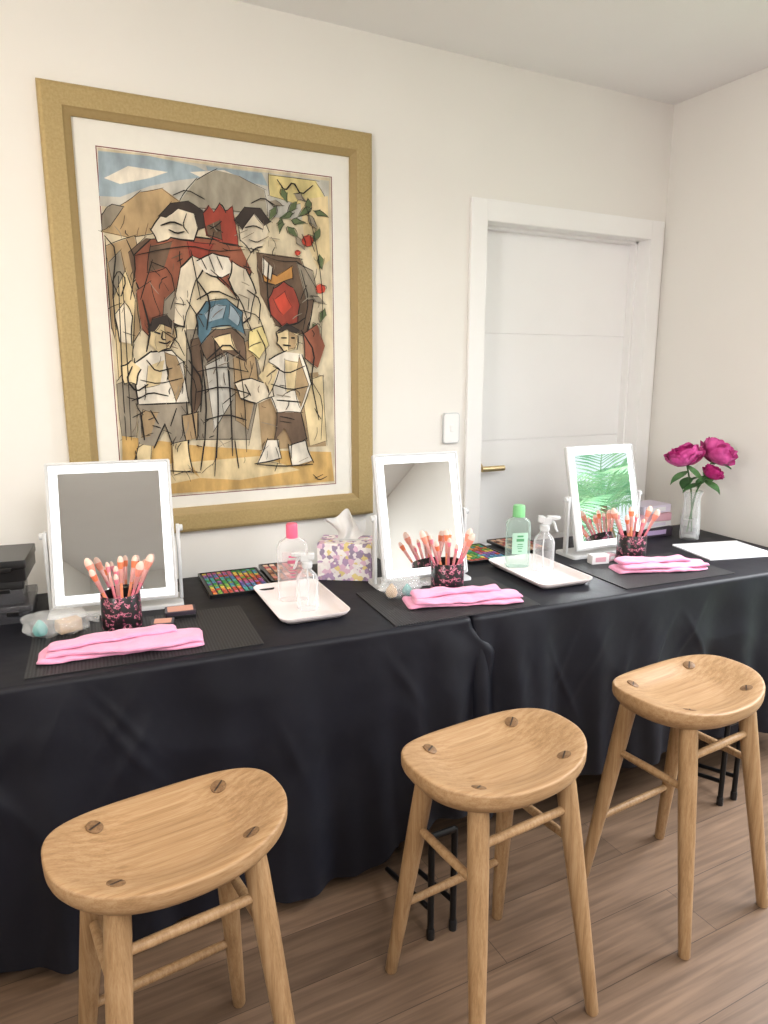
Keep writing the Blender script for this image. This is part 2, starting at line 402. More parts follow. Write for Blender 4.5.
AC = {'paper': (206, 192, 164), 'sky': (152, 167, 176), 'grey': (186, 183, 174), 'hill': (176, 150, 112), 'hill2': (158, 150, 134), 'yellow': (212, 196, 138),
      'skin': (214, 202, 180), 'dark': (58, 49, 44), 'rust': (140, 84, 64), 'red': (150, 66, 52), 'white': (220, 212, 197), 'umber': (104, 84, 68),
      'orange': (190, 138, 76), 'green': (92, 106, 72), 'teal': (82, 112, 126), 'tan': (164, 140, 106), 'ochre': (200, 164, 102), 'ink': (30, 26, 24), 'fruit': (188, 72, 54),
      'maroon': (112, 44, 46), 'stone': (144, 134, 118), 'sand': (214, 194, 152)}
AK = list(AC); AM = [M('art_'+k, AC[k], .75, var=.3 if k not in ('ink', 'maroon') else .05, scale=20, st=(1, 1, .45), c2=tuple(min(255, int(v*1.12)) for v in AC[k])) for k in AK]
art = MB(); layer = [0]; jr = random.Random(12)
def ap(px, py):
    p = onwall(px, py, -.013); return Vector((p.x-OX, -.0125-layer[0]*.00002, p.z-OZ))
def chai(P, closed=True, it=2):
    for _ in range(it):
        Q = []; n = len(P)
        if not closed: Q.append(P[0])
        for i in (range(n) if closed else range(n-1)):
            a, b = P[i], P[(i+1) % n]
            Q += [(a[0]*.8+b[0]*.2, a[1]*.8+b[1]*.2), (a[0]*.2+b[0]*.8, a[1]*.2+b[1]*.8)]
        if not closed: Q.append(P[-1])
        P = Q
    return P
def stroke(pts, wpx=1.6, col='ink', it=1):
    pts = chai(pts, False, it) if it else pts
    layer[0] += 1; art.mi = AK.index(col)
    P = [ap(*p) for p in pts]; n = len(P); A = []
    for i in range(n):
        d = P[min(i+1, n-1)]-P[max(i-1, 0)]; q = Vector((-d.z, 0, d.x))
        if q.length < 1e-9: q = Vector((0, 0, 1))
        q.normalize(); tw = wpx*.0016*(.4+.6*math.sin(PI*(i+.5)/n))
        A.append((art.v(P[i]+q*tw), art.v(P[i]-q*tw)))
    for a, b in zip(A, A[1:]): art.f([a[0], a[1], b[1], b[0]])
def poly(col, pts, line=1.3, it=0):
    raw = pts
    pts = chai(pts, True, it) if it else pts
    layer[0] += 1; art.mi = AK.index(col); art.f([art.v(ap(*p)) for p in pts])
    if line:
        n = len(raw)
        for i in range(n):
            a, b = raw[i], raw[(i+1) % n]; j = lambda s: jr.uniform(-s, s)
            if jr.random() < .13: continue
            stroke([(a[0]+j(1), a[1]+j(1)), ((a[0]+b[0])/2+j(1.6), (a[1]+b[1])/2+j(1.6)), (b[0]+(b[0]-a[0])*.08+j(1), b[1]+(b[1]-a[1])*.08+j(1))], line*jr.uniform(.6, 1.25))
ax0, ax1, az0, az1 = .275-OX, 1.052-OX, 1.014-OZ, 2.116-OZ
def rect_art(col, e, y):
    art.mi = AK.index(col); art.f([art.v(p) for p in ((ax0-e, y, az0-e), (ax1+e, y, az0-e), (ax1+e, y, az1+e), (ax0-e, y, az1+e))])
rect_art('maroon', .006, -.0122); rect_art('white', .003, -.0123); rect_art('paper', 0, -.01245)
poly('grey', [(98,150),(329,181),(329,222),(250,215),(100,206)], 0)
poly('sky', [(98,151),(150,156),(196,166),(216,176),(180,180),(150,186),(120,197),(99,196)], 0)
poly('sky', [(206,166),(262,173),(268,186),(236,180),(210,176)], 0)
poly('white', [(104,178),(128,166),(168,172),(150,178),(120,184)], 0)
poly('white', [(190,172),(224,170),(250,182),(214,184)], 0)
poly('hill2', [(176,206),(196,180),(216,170),(240,176),(264,190),(268,216)], .8)
poly('hill', [(101,232),(116,208),(140,192),(162,188),(184,204),(172,228),(130,238)], .8)
poly('hill', [(120,222),(140,200),(160,206),(150,226)], 0)
poly('stone', [(101,214),(112,204),(124,206),(110,226),(102,230)], .7)
poly('yellow', [(268,174),(316,181),(326,200),(296,204),(270,196)], .6)
poly('sand', [(300,200),(328,196),(330,260),(318,270),(304,236)], 0)
poly('tan', [(106,246),(134,236),(142,262),(140,330),(122,366),(112,330)], 1)
poly('stone', [(108,262),(120,250),(128,290),(118,320)], .7)
poly('sand', [(112,300),(126,270),(136,300),(132,360),(118,380)], .8)
poly('umber', [(128,252),(146,238),(160,240),(150,262),(134,280)], 1)
poly('stone', [(116,384),(140,376),(136,436),(122,440)], .7)
poly('ochre', [(122,436),(200,446),(260,450),(331,452),(334,481),(240,489),(123,497)], 0)
poly('sand', [(130,470),(180,462),(200,478),(140,490)], 0)
poly('sand', [(190,462),(260,456),(300,470),(240,480),(200,478)], 0)
poly('stone', [(186,330),(250,330),(262,380),(250,440),(200,440),(186,390)], .8)
poly('umber', [(190,340),(204,336),(202,400),(192,420)], .8)
poly('tan', [(232,346),(252,340),(258,380),(248,430),(236,420)], .8)
poly('grey', [(206,366),(228,352),(232,400),(214,430)], .8)
poly('tan', [(256,380),(318,372),(326,446),(262,450)], 0)
poly('sand', [(300,380),(322,376),(327,440),(310,446)], .6)
poly('umber', [(256,252),(300,258),(314,298),(306,336),(276,326),(260,294)], 1.2)
poly('stone', [(296,262),(312,270),(318,300),(306,300)], .8)
poly('rust', [(134,256),(150,240),(184,236),(214,240),(240,246),(252,272),(240,302),(226,286),(206,266),(188,276),(178,322),(160,336),(146,314),(136,284)], 1.6)
poly('umber', [(150,246),(172,242),(164,268),(148,272)], .8)
poly('red', [(186,240),(214,244),(206,262),(190,262)], .8)
poly('rust', [(136,290),(150,282),(160,312),(156,344),(142,330)], 1)
poly('stone', [(164,300),(178,286),(176,318),(162,334)], .8)
poly('red', [(202,214),(208,205),(214,212),(219,203),(225,212),(232,206),(236,226),(238,246),(220,242),(206,236)], 1)
poly('umber', [(206,226),(220,220),(222,240),(208,236)], .7)
poly('skin', [(150,230),(160,216),(172,208),(186,206),(196,212),(200,222),(194,240),(172,238),(158,242)], 1.5)
poly('dark', [(158,216),(170,203),(188,201),(202,210),(205,228),(198,230),(194,214),(178,209),(166,218)], .6)
poly('skin', [(238,226),(244,214),(256,210),(264,218),(268,232),(262,246),(250,252),(240,242)], 1.5)
poly('dark', [(234,220),(244,207),(260,208),(271,222),(264,226),(254,214),(242,230)], .6)
poly('skin', [(180,268),(192,256),(206,262),(196,280),(190,304),(184,326),(174,324),(176,292)], 1.6)
poly('white', [(196,262),(212,254),(228,258),(234,270),(222,278),(206,274)], 1.4)
poly('skin', [(232,262),(246,270),(256,292),(250,318),(238,326),(238,300),(228,280)], 1.5)
poly('teal', [(196,316),(206,302),(226,299),(242,312),(244,334),(230,326),(212,328),(202,346),(197,334)], 1.4)
poly('sky', [(204,314),(216,304),(226,306),(222,318),(208,322)], .8)
poly('sky', [(230,304),(240,316),(238,326),(228,318)], .7)
poly('umber', [(200,346),(214,330),(232,328),(244,338),(246,362),(226,352),(208,362)], 1.2)
poly('sand', [(212,338),(230,334),(236,350),(222,350)], .9)
poly('orange', [(262,270),(276,276),(292,266),(292,278),(276,285),(264,281)], .9)
poly('red', [(268,300),(274,288),(284,282),(293,288),(299,304),(298,322),(282,326),(270,314)], 1.2)
poly('fruit', [(274,300),(284,292),(292,306),(282,316)], .6)
for cx, cy, a in ((276,204,.3),(284,196,1.2),(292,208,2.2),(300,198,.6),(308,206,1.5),(286,216,2.8),(298,222,.2),(312,222,1),(316,236,2),(292,232,.8),(280,226,1.7),(304,212,2.5),(320,214,.4),(272,214,2),(300,244,1),(318,300,.5),(322,316,1.9),(316,330,1),(320,262,1.4)):
    c, q = math.cos(a), math.sin(a)
    poly('green' if int(cx) % 3 else 'stone', [(cx+c*u-q*v_, cy+q*u+c*v_) for u, v_ in ((-8,0),(-2,3.4),(8,0),(-2,-3.4))], .7)
for cx, cy, r in ((307,241,6),(320,289,5),(297,253,3)):
    poly('fruit', [(cx+r*math.cos(k*PI/4), cy+r*math.sin(k*PI/4)) for k in range(8)], .6)
poly('white', [(262,258),(272,268),(270,280),(262,274)], 1)
# left child
poly('white', [(134,362),(150,352),(170,350),(183,362),(188,402),(162,410),(138,404)], 1.6)
poly('sand', [(148,366),(164,360),(160,384),(146,388)], .8)
poly('tan', [(164,352),(176,356),(184,380),(176,402),(168,380)], .7)
poly('sand', [(148,332),(158,320),(172,322),(176,336),(170,348),(158,352),(149,344)], 1.6)
poly('tan', [(164,324),(174,326),(175,338),(166,348)], .6)
poly('dark', [(147,330),(152,319),(166,315),(177,326),(170,328),(160,324),(154,332)], .6)
poly('sand', [(121,366),(130,360),(140,368),(136,384),(124,384)], 1.4)
poly('stone', [(138,404),(186,402),(188,440),(172,444),(164,424),(154,446),(138,444)], 1.5)
poly('tan', [(142,410),(158,412),(150,436),(141,438)], .8)
poly('sand', [(138,444),(152,446),(150,474),(132,478)], 1.2)
poly('sand', [(172,444),(187,440),(192,470),(174,474)], 1.2)
poly('tan', [(182,416),(198,412),(197,438),(186,440)], 1.3)
# right child
poly('sand', [(276,334),(288,326),(298,334),(296,348),(284,352),(276,344)], 1.4)
poly('tan', [(288,330),(297,336),(294,348),(288,350)], .6)
poly('dark', [(275,332),(286,323),(299,330),(296,334),(286,330)], .5)
poly('white', [(268,360),(284,352),(302,354),(310,384),(300,412),(276,412),(266,388)], 1.5)
poly('sand', [(284,360),(298,362),(296,390),(286,392)], .8)
poly('tan', [(298,356),(308,384),(300,408),(294,390)], .7)
poly('skin', [(234,384),(250,378),(272,384),(274,396),(256,404),(240,398)], 1.4)
poly('sand', [(258,376),(268,362),(278,368),(270,392)], 1.2)
poly('umber', [(276,412),(300,412),(306,438),(292,446),(284,428),(274,440)], 1.2)
poly('white', [(288,446),(304,440),(312,460),(292,466)], 1.3)
poly('white', [(266,440),(278,440),(280,458),(256,464)], 1.3)
poly('rust', [(302,334),(316,324),(324,346),(317,368),(304,358)], 1)
poly('yellow', [(248,332),(262,326),(268,344),(258,360),(248,350)], .9)
poly('skin', [(114,314),(124,302),(132,316),(132,344),(120,342)], 1.3)
ST = [
 [(118,276),(120,330),(122,380),(126,440)],[(122,276),(125,330),(128,380),(131,440)],[(112,282),(118,270),(126,280),(120,300),(112,282)],
 [(134,256),(160,250),(190,246),(214,252),(244,250)],[(150,262),(170,270),(176,300)],[(210,270),(226,284),(240,300),(250,330)],[(196,280),(210,300),(206,330)],
 [(160,226),(172,222),(182,226)],[(168,230),(176,234),(184,232)],[(186,214),(182,226),(188,234)],[(244,228),(254,226),(262,230)],[(248,240),(256,243),(262,240)],
 [(200,258),(206,270)],[(208,256),(214,272)],[(216,256),(222,270)],[(184,330),(192,360),(190,400),(196,440)],[(200,350),(206,400),(204,446)],[(214,340),(218,400),(216,458)],
 [(226,352),(230,400),(232,456)],[(238,356),(244,400),(246,452)],[(196,372),(220,366),(248,372)],[(196,392),(222,386),(250,394)],[(204,420),(226,414),(246,420)],
 [(206,360),(226,342),(244,360)],[(154,332),(160,334)],[(166,332),(172,334)],[(158,342),(166,344),(170,341)],[(162,332),(161,339),(165,340)],
 [(146,360),(156,372),(172,368)],[(140,380),(158,384),(182,378)],[(136,400),(150,392),(168,396)],[(184,366),(196,384),(194,410)],[(188,360),(202,380),(200,412)],
 [(132,366),(126,380),(136,392),(148,384)],[(150,410),(158,424)],[(176,408),(170,426)],[(140,412),(144,440)],
 [(280,338),(286,338)],[(290,338),(294,338)],[(282,345),(290,346)],[(272,366),(286,374),(304,366)],[(270,384),(290,390),(308,386)],[(276,400),(300,402)],
 [(244,384),(250,396)],[(236,392),(222,404)],[(256,330),(266,350),(262,372)],[(300,330),(314,352),(310,380),(318,420)],[(310,380),(322,400),(320,440)],
 [(262,256),(280,262),(300,262),(316,290)],[(268,262),(266,290),(270,318)],[(300,270),(308,300),(302,330)],[(284,326),(296,324),(304,318)],
 [(104,236),(116,250),(112,290),(116,330)],[(126,240),(136,262),(130,300)],[(142,300),(150,330),(146,352)],[(160,330),(176,340),(184,356)],[(186,300),(198,318),(190,346)],
 [(240,310),(258,316),(264,334)],[(246,290),(260,300),(258,324)],[(172,196),(186,190),(204,200)],[(250,204),(262,198),(274,206)],[(196,300),(214,290),(236,300)],
 [(130,460),(160,470),(200,472)],[(256,464),(280,466),(312,464)],[(276,180),(284,192),(292,182),(300,196),(312,186)],[(304,204),(312,230),(318,262),(322,300),(320,340)],
 [(322,474),(314,478)],[(312,474),(318,480),(326,476)],[(204,440),(200,470)],[(234,440),(238,468)],[(216,440),(214,476)],[(190,250),(200,300)],[(152,260),(140,300)]]
rn = random.Random(4)
for q in ST: stroke(q, rn.uniform(.9, 2.0))
for _ in range(190):
    x, y = rn.uniform(112, 320), rn.uniform(215, 470); a = rn.choice([.3, 1.1, 1.5, 1.8, 2.6])+rn.uniform(-.2, .2); l = rn.uniform(5, 17)
    stroke([(x, y), (x+l*.5*math.cos(a)+rn.uniform(-2, 2), y+l*.5*math.sin(a)), (min(322, x+l*math.cos(a)), y+l*math.sin(a))], rn.uniform(.4, 1.2), rn.choice(['ink', 'ink', 'dark', 'stone', 'umber']))
art.build('print', AM, pic, smooth=False, recalc=False)

# ------------------------------------------------------------------ tables and cloths
TH = R(-4.5)
TMX = Matrix.Translation((0, 1.673-2.5, 0)) @ Matrix.Rotation(TH, 4, 'Z')
def TL(x, y, z=0): return TMX @ Vector((x, y, z))
TT = .745
DEP = .735
def table(x0, x1, label):
    o = thing('folding_table', TL(x0, 0), label, 'table', None, TH); Lx = x1-x0
    MB().bounds(.012, Lx-.012, .012, DEP-.012, .712, .739).build('table_top', BLK, o, bevel=.004)
    for x in (.2, Lx-.2):
        for y in (.09, DEP-.09):
            MB().tube([(x, y, 0), (x, y, .712)], .013, 12).build('leg', BLKM, o)
        MB().tube([(x, .09, .25), (x, DEP-.09, .25)], .009, 10).build('crossbar', BLKM, o)
def ridge(v): return 1-abs(noise.noise(v))*2
def sm(a, b, x):
    t = max(0, min(1, (x-a)/(b-a))); return t*t*(3-2*t)
XSEAM = 1.103
def cloth(x0, x1, hemf, seed, label, over):
    rn = random.Random(seed); ph = [rn.uniform(0, 6.28) for _ in range(8)]
    w_, h_, r = x1-x0, DEP, .022; P = []
    def seg(a, b, n, nn):
        for k in range(n): P.append((a[0]+(b[0]-a[0])*k/n, a[1]+(b[1]-a[1])*k/n, nn[0], nn[1]))
    def arc(cx, cy, a0, rr=r):
        for k in range(7):
            a = R(a0+90*k/7); P.append((cx+rr*math.cos(a), cy+rr*math.sin(a), math.cos(a), math.sin(a)))
    nf = int(w_/.008)
    seg((x0+r, 0), (x1-r, 0), nf, (0, -1)); arc(x1-r, r, -90)
    seg((x1, r), (x1, h_-r), 40, (1, 0)); arc(x1-r, h_-r, 0)
    seg((x1-r, h_), (x0+r, h_), 80, (0, 1)); arc(x0+r, h_-r, 90)
    seg((x0, h_-r), (x0, r), 40, (-1, 0)); arc(x0+r, r, 180)
    fans = [(rn.uniform(x0+.1, x1-.1), rn.uniform(.6, 1.5)*rn.choice((-1, 1)), rn.uniform(.05, .3), rn.uniform(.010, .018)) for _ in range(int(w_*8))]
    rings = []; ed = .014
    for k in range(7):
        a = PI/2*k/6; rings.append([(x-nx*ed*(1-math.sin(a)), y-ny*ed*(1-math.sin(a)), TT-ed*(1-math.cos(a))) for x, y, nx, ny in P])
    NR = 72
    for j in range(1, NR+1):
        d = j/NR; rg = []
        for x, y, nx, ny in P:
            hem = hemf(x) if ny < .3 else .05
            drop = (TT-ed-hem)*d; z = TT-ed-drop
            fr = max(0, -ny); en = abs(nx)
            s = x + .35*y
            near = math.exp(-((x-XSEAM)/.10)**2); nw = math.exp(-((x-XSEAM)/.17)**2)
            fo = .021*math.sin(2*PI*s/.47+ph[0]+1.1*math.sin(3.1*s+ph[1])) + .014*math.sin(2*PI*s/.21+ph[2]+d*.7+.8*math.sin(4.3*s+ph[7])) + .007*math.sin(2*PI*s/.105+ph[3]-d*.9)*d
            wr = .006*(ridge(Vector((s*2.6+z*1.6, z*2.8-s*.9, seed)))-.45) + .004*(ridge(Vector((s*5-z*2.6, z*5+s*1.6, seed+7)))-.5)
            for fx, sl, dc, wd_ in fans:
                u = (x-fx)-sl*drop*.5
                if abs(u) < .06: wr += .0045*math.exp(-(u/wd_)**2)*math.exp(-((drop-dc)/.11)**2)
            am = d**.65
            seamf = nw*.021*math.sin(2*PI*(x-XSEAM)/.115+.6-d*1.3)*min(1, d*3)
            out = fr*(.030*d + (fo*am + wr*min(1, d*6))*(1-near) + seamf) + en*(1-fr)*(.002*d)
            sx_ = 0
            if over and y < .05 and ny < -.25:
                q = sm(x1-.13, x1, x)*sm(0, .18, d)
                out += fr*.020*q
                sx_ = .065*q*(.6+.4*math.sin(d*5+1))
            rg.append((x+nx*out+sx_, y+ny*out, z + (fr*.006*math.sin(s*9+ph[4]) if j == NR else 0)))
        rings.append(rg)
    m = MB()
    L = [[m.v(p) for p in q] for q in rings]; n = len(P)
    m.f(L[0])
    for a, b in zip(L, L[1:]):
        for i in range(n): m.f([a[i], b[i], b[(i+1) % n], a[(i+1) % n]])
    o = m.build('tablecloth', CLOTH, ang=70)
    o.matrix_world = TMX
    return tag(o, label, 'tablecloth')
table(-.78, 1.095, 'black folding table under the left tablecloth')
table(1.112, 2.615, 'black folding table under the right tablecloth')
cloth(-.78, 1.102, lambda x: .035+.12*sm(.72, 1.0, x), 3, 'long black tablecloth reaching the floor under the left mirror and painting', True)
cloth(1.1045, 2.615, lambda x: .165-.06*sm(1.35, 1.11, x), 11, 'shorter black tablecloth on the right table under the flowers', False)

# tubular stands poking out below the cloth
def stand(xa, xb, y0, y1, label):
    o = thing('tubular_stand', W((xa+xb)/2, y0), label, 'metal stand', 'black tubular stands under the tables'); h_ = (xb-xa)/2
    for s in (-1, 1):
        MB().tube([(s*h_, 0, .0), (s*h_, 0, .30)], .0085, 12).build('upright', BLKM, o)
        MB().tube([(s*h_, 0, .085), (s*h_, y1-y0, .03)], .0075, 10).build('rail', BLKM, o)
        MB().lathe([(.011, 0), (.011, .025), (.009, .03)], 14, (s*h_, 0, 0)).build('rubber_foot', BLK, o)
    MB().tube([(-h_, 0, .296), (h_, 0, .296)], .0085, 10).build('crossbar', BLKM, o)
stand(.815, .883, 1.335, 1.58, 'black tubular metal legs on the floor behind the middle stool')
stand(1.98, 2.05, 1.38, 1.60, 'black tubular metal legs on the floor behind the right stool')

# ------------------------------------------------------------------ stools
def stool(x, y, rot, label):
    o = thing('bar_stool', W(x, y), label, 'stool', 'oak stools along the table', rot)
    a, b, n = .214, .153, 2.3; SEG = 96
    def zt(px, py):
        u, v_ = abs(px/a), abs(py/b)
        rho = min(1.0, (u**n+v_**n)**(1/n))
        return .602+.021*sm(.42, .95, rho)+.021*u**2.2
    def ring(f, dz, flat=0):
        q = []
        for k in range(SEG):
            t_ = 2*PI*k/SEG
            back = math.sin(t_) > 0
            zx, zy = se(t_, a*f, b*f, n)
            zz = zt(zx, zy)
            px, py = se(t_, a*f, b*f, 2.75 if back else 2.25)
            if back: py *= .95
            if flat: zz = zz*(1-flat)+.604*flat
            q.append((px, py, zz+dz))
        return q
    rg = []
    for f, dz, fl in ((.02, 0, 0), (.15, 0, 0), (.3, 0, 0), (.4, 0, 0), (.5, 0, 0), (.6, 0, 0), (.7, 0, 0), (.78, 0, 0), (.85, 0, 0), (.91, 0, 0), (.955, 0, 0), (.982, -.0004, 0), (.995, -.0020, 0), (1, -.0050, .0), (1, -.014, .02), (.997, -.0235, .05), (.985, -.0275, .12), (.95, -.031, .28), (.89, -.035, .5), (.78, -.038, .7), (.5, -.040, .85), (.02, -.040, .9)):
        rg.append(ring(f, dz, fl))
    MB().rings(rg).build('seat', SEATW, o, ang=70)
    T = [(sx*.118, sy*.086) for sx, sy in ((-1, 1), (1, 1), (1, -1), (-1, -1))]
    B = [(sx*.168, sy*.168) for sx, sy in ((-1, 1), (1, 1), (1, -1), (-1, -1))]
    def lp(i, z): q = z/.6; return Vector((B[i][0]*(1-q)+T[i][0]*q, B[i][1]*(1-q)+T[i][1]*q, z))
    for i in range(4):
        MB().tube([lp(i, z) for z in (0, .004, .15, .3, .45, .55, .58)], [.0125, .0145, .0175, .0205, .0225, .0225, .0215], 20).build('leg', LEGW, o)
        tx, ty = T[i]; e = .001
        nx_ = -(zt(tx+e, ty)-zt(tx-e, ty))/(2*e); ny_ = -(zt(tx, ty+e)-zt(tx, ty-e))/(2*e)
        q = Vector((0, 0, 1)).rotation_difference(Vector((nx_, ny_, 1))).to_matrix().to_4x4()
        m = MB(); m.X = Matrix.Translation((tx, ty, zt(tx, ty)-.0012)) @ q
        m.lathe([(.0155, -.006), (.0155, .0020), (.0148, .0024)], 24)
        m.mi = 1; m.box((0, 0, .0024), (.027, .0035, .0010), rz(R(35)))
        m.build('tenon', [TENON, SLOT], o)
    for i, j, z in ((0, 3, .42), (1, 2, .42), (3, 2, .50), (0, 1, .20)):
        p, q = lp(i, z), lp(j, z); MB().tube([p, p.lerp(q, .15), p.lerp(q, .5), p.lerp(q, .85), q], [.0085, .0095, .0105, .0095, .0085], 14).build('stretcher', LEGW, o)
    return o
stool(.172, 1.188, R(6), 'oak saddle-seat stool at far left, in front of the left mirror')
stool(.857, 1.137, R(4), 'oak saddle-seat stool in the middle of the row of three')
stool(1.508, 1.173, R(4), 'oak saddle-seat stool at the right, below the flowers')

# ------------------------------------------------------------------ placemats
MZ = TT+.003
def placemat(x0, x1, y0, y1, label):
    m = MB(); P = rrect(x1-x0, y1-y0, .006, 3)
    m.rings([[(x, y, 0) for x, y in P], [(x, y, .003) for x, y in P]])
    o = m.build('placemat', MAT); c = TL((x0+x1)/2, (y0+y1)/2, TT); o.location = c; o.rotation_euler = (0, 0, TH)
    tag(o, label, 'placemat', 'woven placemats')
placemat(-.06, .50, .035, .36, 'dark woven placemat under the left pink headband')
placemat(.865, 1.345, .02, .34, 'dark woven placemat under the middle pink headband')
placemat(1.69, 2.17, .04, .345, 'dark woven placemat under the right pink headband')

# ------------------------------------------------------------------ lighted mirrors
def vanity_mirror(x, y, rot, label, tilt=14, w_=.315, h_=.43):
    o = thing('vanity_mirror', W(x, y)+Vector((0, 0, TT)), label, 'mirror', 'lighted vanity mirrors', rot)
    P = rrect(w_+.03, .12, .012)
    MB().rings([[(a, b, 0) for a, b in P], [(a, b, .009) for a, b in P], [(a*.99, b*.97, .012) for a, b in P]]).build('base', WHITEP, o)
    pv = h_/2+.023
    for s in (-1, 1):
        m = MB(); m.bounds(s*(w_/2+.0105)-.0055, s*(w_/2+.0105)+.0055, -.011, .011, .011, pv+.012); m.build('post', WHITEP, o, bevel=.003)
        m = MB(); m.X = Matrix.Translation((s*(w_/2+.016), 0, pv)) @ Matrix.Rotation(R(90)*s, 4, 'Y'); m.lathe([(.010, 0), (.010, .007), (.008, .009)], 18); m.build('pivot_knob', WHITEP, o)
    X = Matrix.Translation((0, 0, pv)) @ Matrix.Rotation(R(-tilt), 4, 'X')
    m = MB(); m.X = X; P = rrect(w_, h_, .006); Q = rrect(w_-.012, h_-.012, .003)
    m.rings([[(a, .010, b) for a, b in Q], [(a, .008, b) for a, b in P], [(a, -.007, b) for a, b in P], [(a, -.009, b) for a, b in Q], [(a, -.007, b) for a, b in Q]])
    m.build('frame', WHITEP, o)
    m = MB(); m.X = X; A = rrect(w_-.020, h_-.020, .003); B = rrect(w_-.066, h_-.066, .002)
    L0 = [m.v((a, -.0078, b)) for a, b in A]; L1 = [m.v((a, -.0078, b)) for a, b in B]; n = len(A)
    for i in range(n): m.f([L0[i], L0[(i+1) % n], L1[(i+1) % n], L1[i]])
    m.build('light_strip', LED, o, smooth=False)
    m = MB(); m.X = X; m.f([m.v((a, -.0079, b)) for a, b in B]); m.build('glass', MIRR, o, smooth=False)
    return o
vanity_mirror(.200, 2.15, R(-9), 'white lighted mirror on stand at left, below the painting', w_=.345, h_=.418)
vanity_mirror(1.137, 1.965, R(-5), 'white lighted mirror between the tissue box and green bottle', w_=.305, h_=.412)
vanity_mirror(1.965, 1.985, R(-3), 'white lighted mirror reflecting green palms beside the flowers', w_=.322, h_=.395)

# ------------------------------------------------------------------ pink headbands
def towel(x, y, rot, L_, seed, label):
    o = thing('folded_headband', W(x, y)+Vector((0, 0, MZ)), label, 'headband', 'pink fleece headbands', rot)
    def slab(cx, cy, z0, ln, wd, ht, a, nm, sd, bend):
        m = MB(); rg = []; NS = 60; SG = 40; ra = rz(a)
        for i in range(NS+1):
            q = i/NS; t = -ln/2+ln*q; e = min(1, max(.0, 1-abs(2*q-1)**14)**.5+.03)
            wv = wd*(.88+.12*math.sin(q*PI*2+sd))*(.75+.25*e); hv = ht*(.35+.65*e)
            oy = bend*math.sin(q*PI*1.3+sd); r_ = []
            for k in range(SG):
                u, v_ = se(2*PI*k/SG, wv/2, hv/2, 3.2)
                lift = .0065*noise.noise(Vector((t*15, u*30, sd))) + .003*noise.noise(Vector((t*40, u*50, sd+5))) + .003*math.exp(-((q-.5)/.06)**2)*(-1)
                wob = .011*noise.noise(Vector((t*12, 3+sd+(2 if u > 0 else 0), 0)))
                p = ra @ Vector((t, u+oy+wob, 0)); r_.append((p.x+cx, p.y+cy, max(.0002, v_+hv/2+(lift if v_ > 0 else lift*.4))+z0))
            rg.append(r_)
        m.rings(rg); m.build(nm, PINK, o, ang=80)
    slab(0, .004, 0, L_*.97, .120, .014, R(0), 'bottom_layer', seed, .007)
    slab(.010, -.008, .0130, L_*.92, .098, .014, R(-3), 'middle_layer', seed+2.3, .009)
    slab(-.02, .014, .0265, L_*.76, .064, .012, R(4), 'top_layer', seed+4.1, .010)
towel(.17, 1.792, R(-7), .405, 1, 'folded pink fleece headband in front of the left mirror')
towel(1.145, 1.713, R(-15), .37, 2, 'folded pink fleece headband in front of the middle mirror')
towel(1.965, 1.698, R(-17), .35, 3, 'folded pink fleece headband in front of the mirror by the flowers')

# ------------------------------------------------------------------ brush cups and brushes
def cup(x, y, label):
    o = thing('brush_cup', W(x, y)+Vector((0, 0, MZ)), label, 'cup', 'floral brush cups')
    MB().lathe([(.051, 0), (.053, .002), (.053, .094), (.0515, .096), (.050, .094)], 40, cap1=False).build('body', CUPM, o)
    MB().lathe([(.001, .004), (.0497, .0045), (.0499, .094)], 40, cap0=True, cap1=False).build('lining', CUPIN, o)
def brush(L_, k, mt, bl, hm):
    o = thing('makeup_brush', (0, 0, 0), 'x', 'brush')
    h = L_-.05-bl
    MB().tube([(0, 0, 0), (0, 0, .01), (0, 0, h*.5), (0, 0, h-.02), (0, 0, h)], [.0018, .0032, .0046, .0042, .0040], 12).build('handle', hm, o)
    MB().lathe([(.0042, h-.002), (.0048, h), (.0068*min(1, k), h+.036), (.0066*min(1, k), h+.038)], 16).build('ferrule', ROSE, o)
    a = h+.036
    MB().lathe([(.0062*min(1, k), a), (.0082*k, a+bl*.25), (.0095*k, a+bl*.52), (.0094*k, a+bl*.58)], 18).build('bristles', mt, o)
    MB().lathe([(.0094*k, a+bl*.56), (.0094*k, a+bl*.68), (.0076*k, a+bl*.87), (.0042*k, a+bl*1.01), (.001, a+bl*1.05)], 18).build('bristle_tip', PALE, o)
    return o
protos = [brush(.214, 1.15, PEACH, .044, ROSEH), brush(.200, .88, CORAL, .036, ORANH), brush(.186, .68, PINKB, .030, ROSEH)]
KIND = ('tall brush with a fluffy peach head', 'brush with a coral head', 'shorter brush with a slim pink head')
used = [False]*3
def fill(x, y, n, seed, lab):
    rn = random.Random(seed)
    for i in range(n):
        k = i % 3
        if i < n-2:                       # ring of brushes leaning outwards on the rim
            az = 2*PI*i/(n-2) + rn.uniform(-.1, .1); ln = R(rn.uniform(20.5, 23.5)); off = .0105
        else:                             # two near the middle
            az = 1.2+PI*(i-n+2); ln = R(7); off = .0035
        if used[k]: b = dup(protos[k])
        else: b = protos[k]; used[k] = True
        dv = Vector((math.cos(az), math.sin(az), 0))
        p = W(x, y) + dv*off + Vector((0, 0, MZ+.0065))
        axis = Vector((0, 0, 1)).cross(dv)
        b.rotation_euler = Matrix.Rotation(ln, 3, axis).to_euler(); b.location = p
        tag(b, KIND[k]+' in the cup by the '+lab, 'brush', 'brushes in the cup by the '+lab+', '+('tall', 'coral', 'slim')[k])
cup(.19, 1.972, 'black cup with pink floral glitter before the left mirror')
cup(1.165, 1.838, 'black cup with pink floral glitter before the middle mirror')
cup(1.985, 1.85, 'black cup with pink floral glitter before the mirror by the flowers')
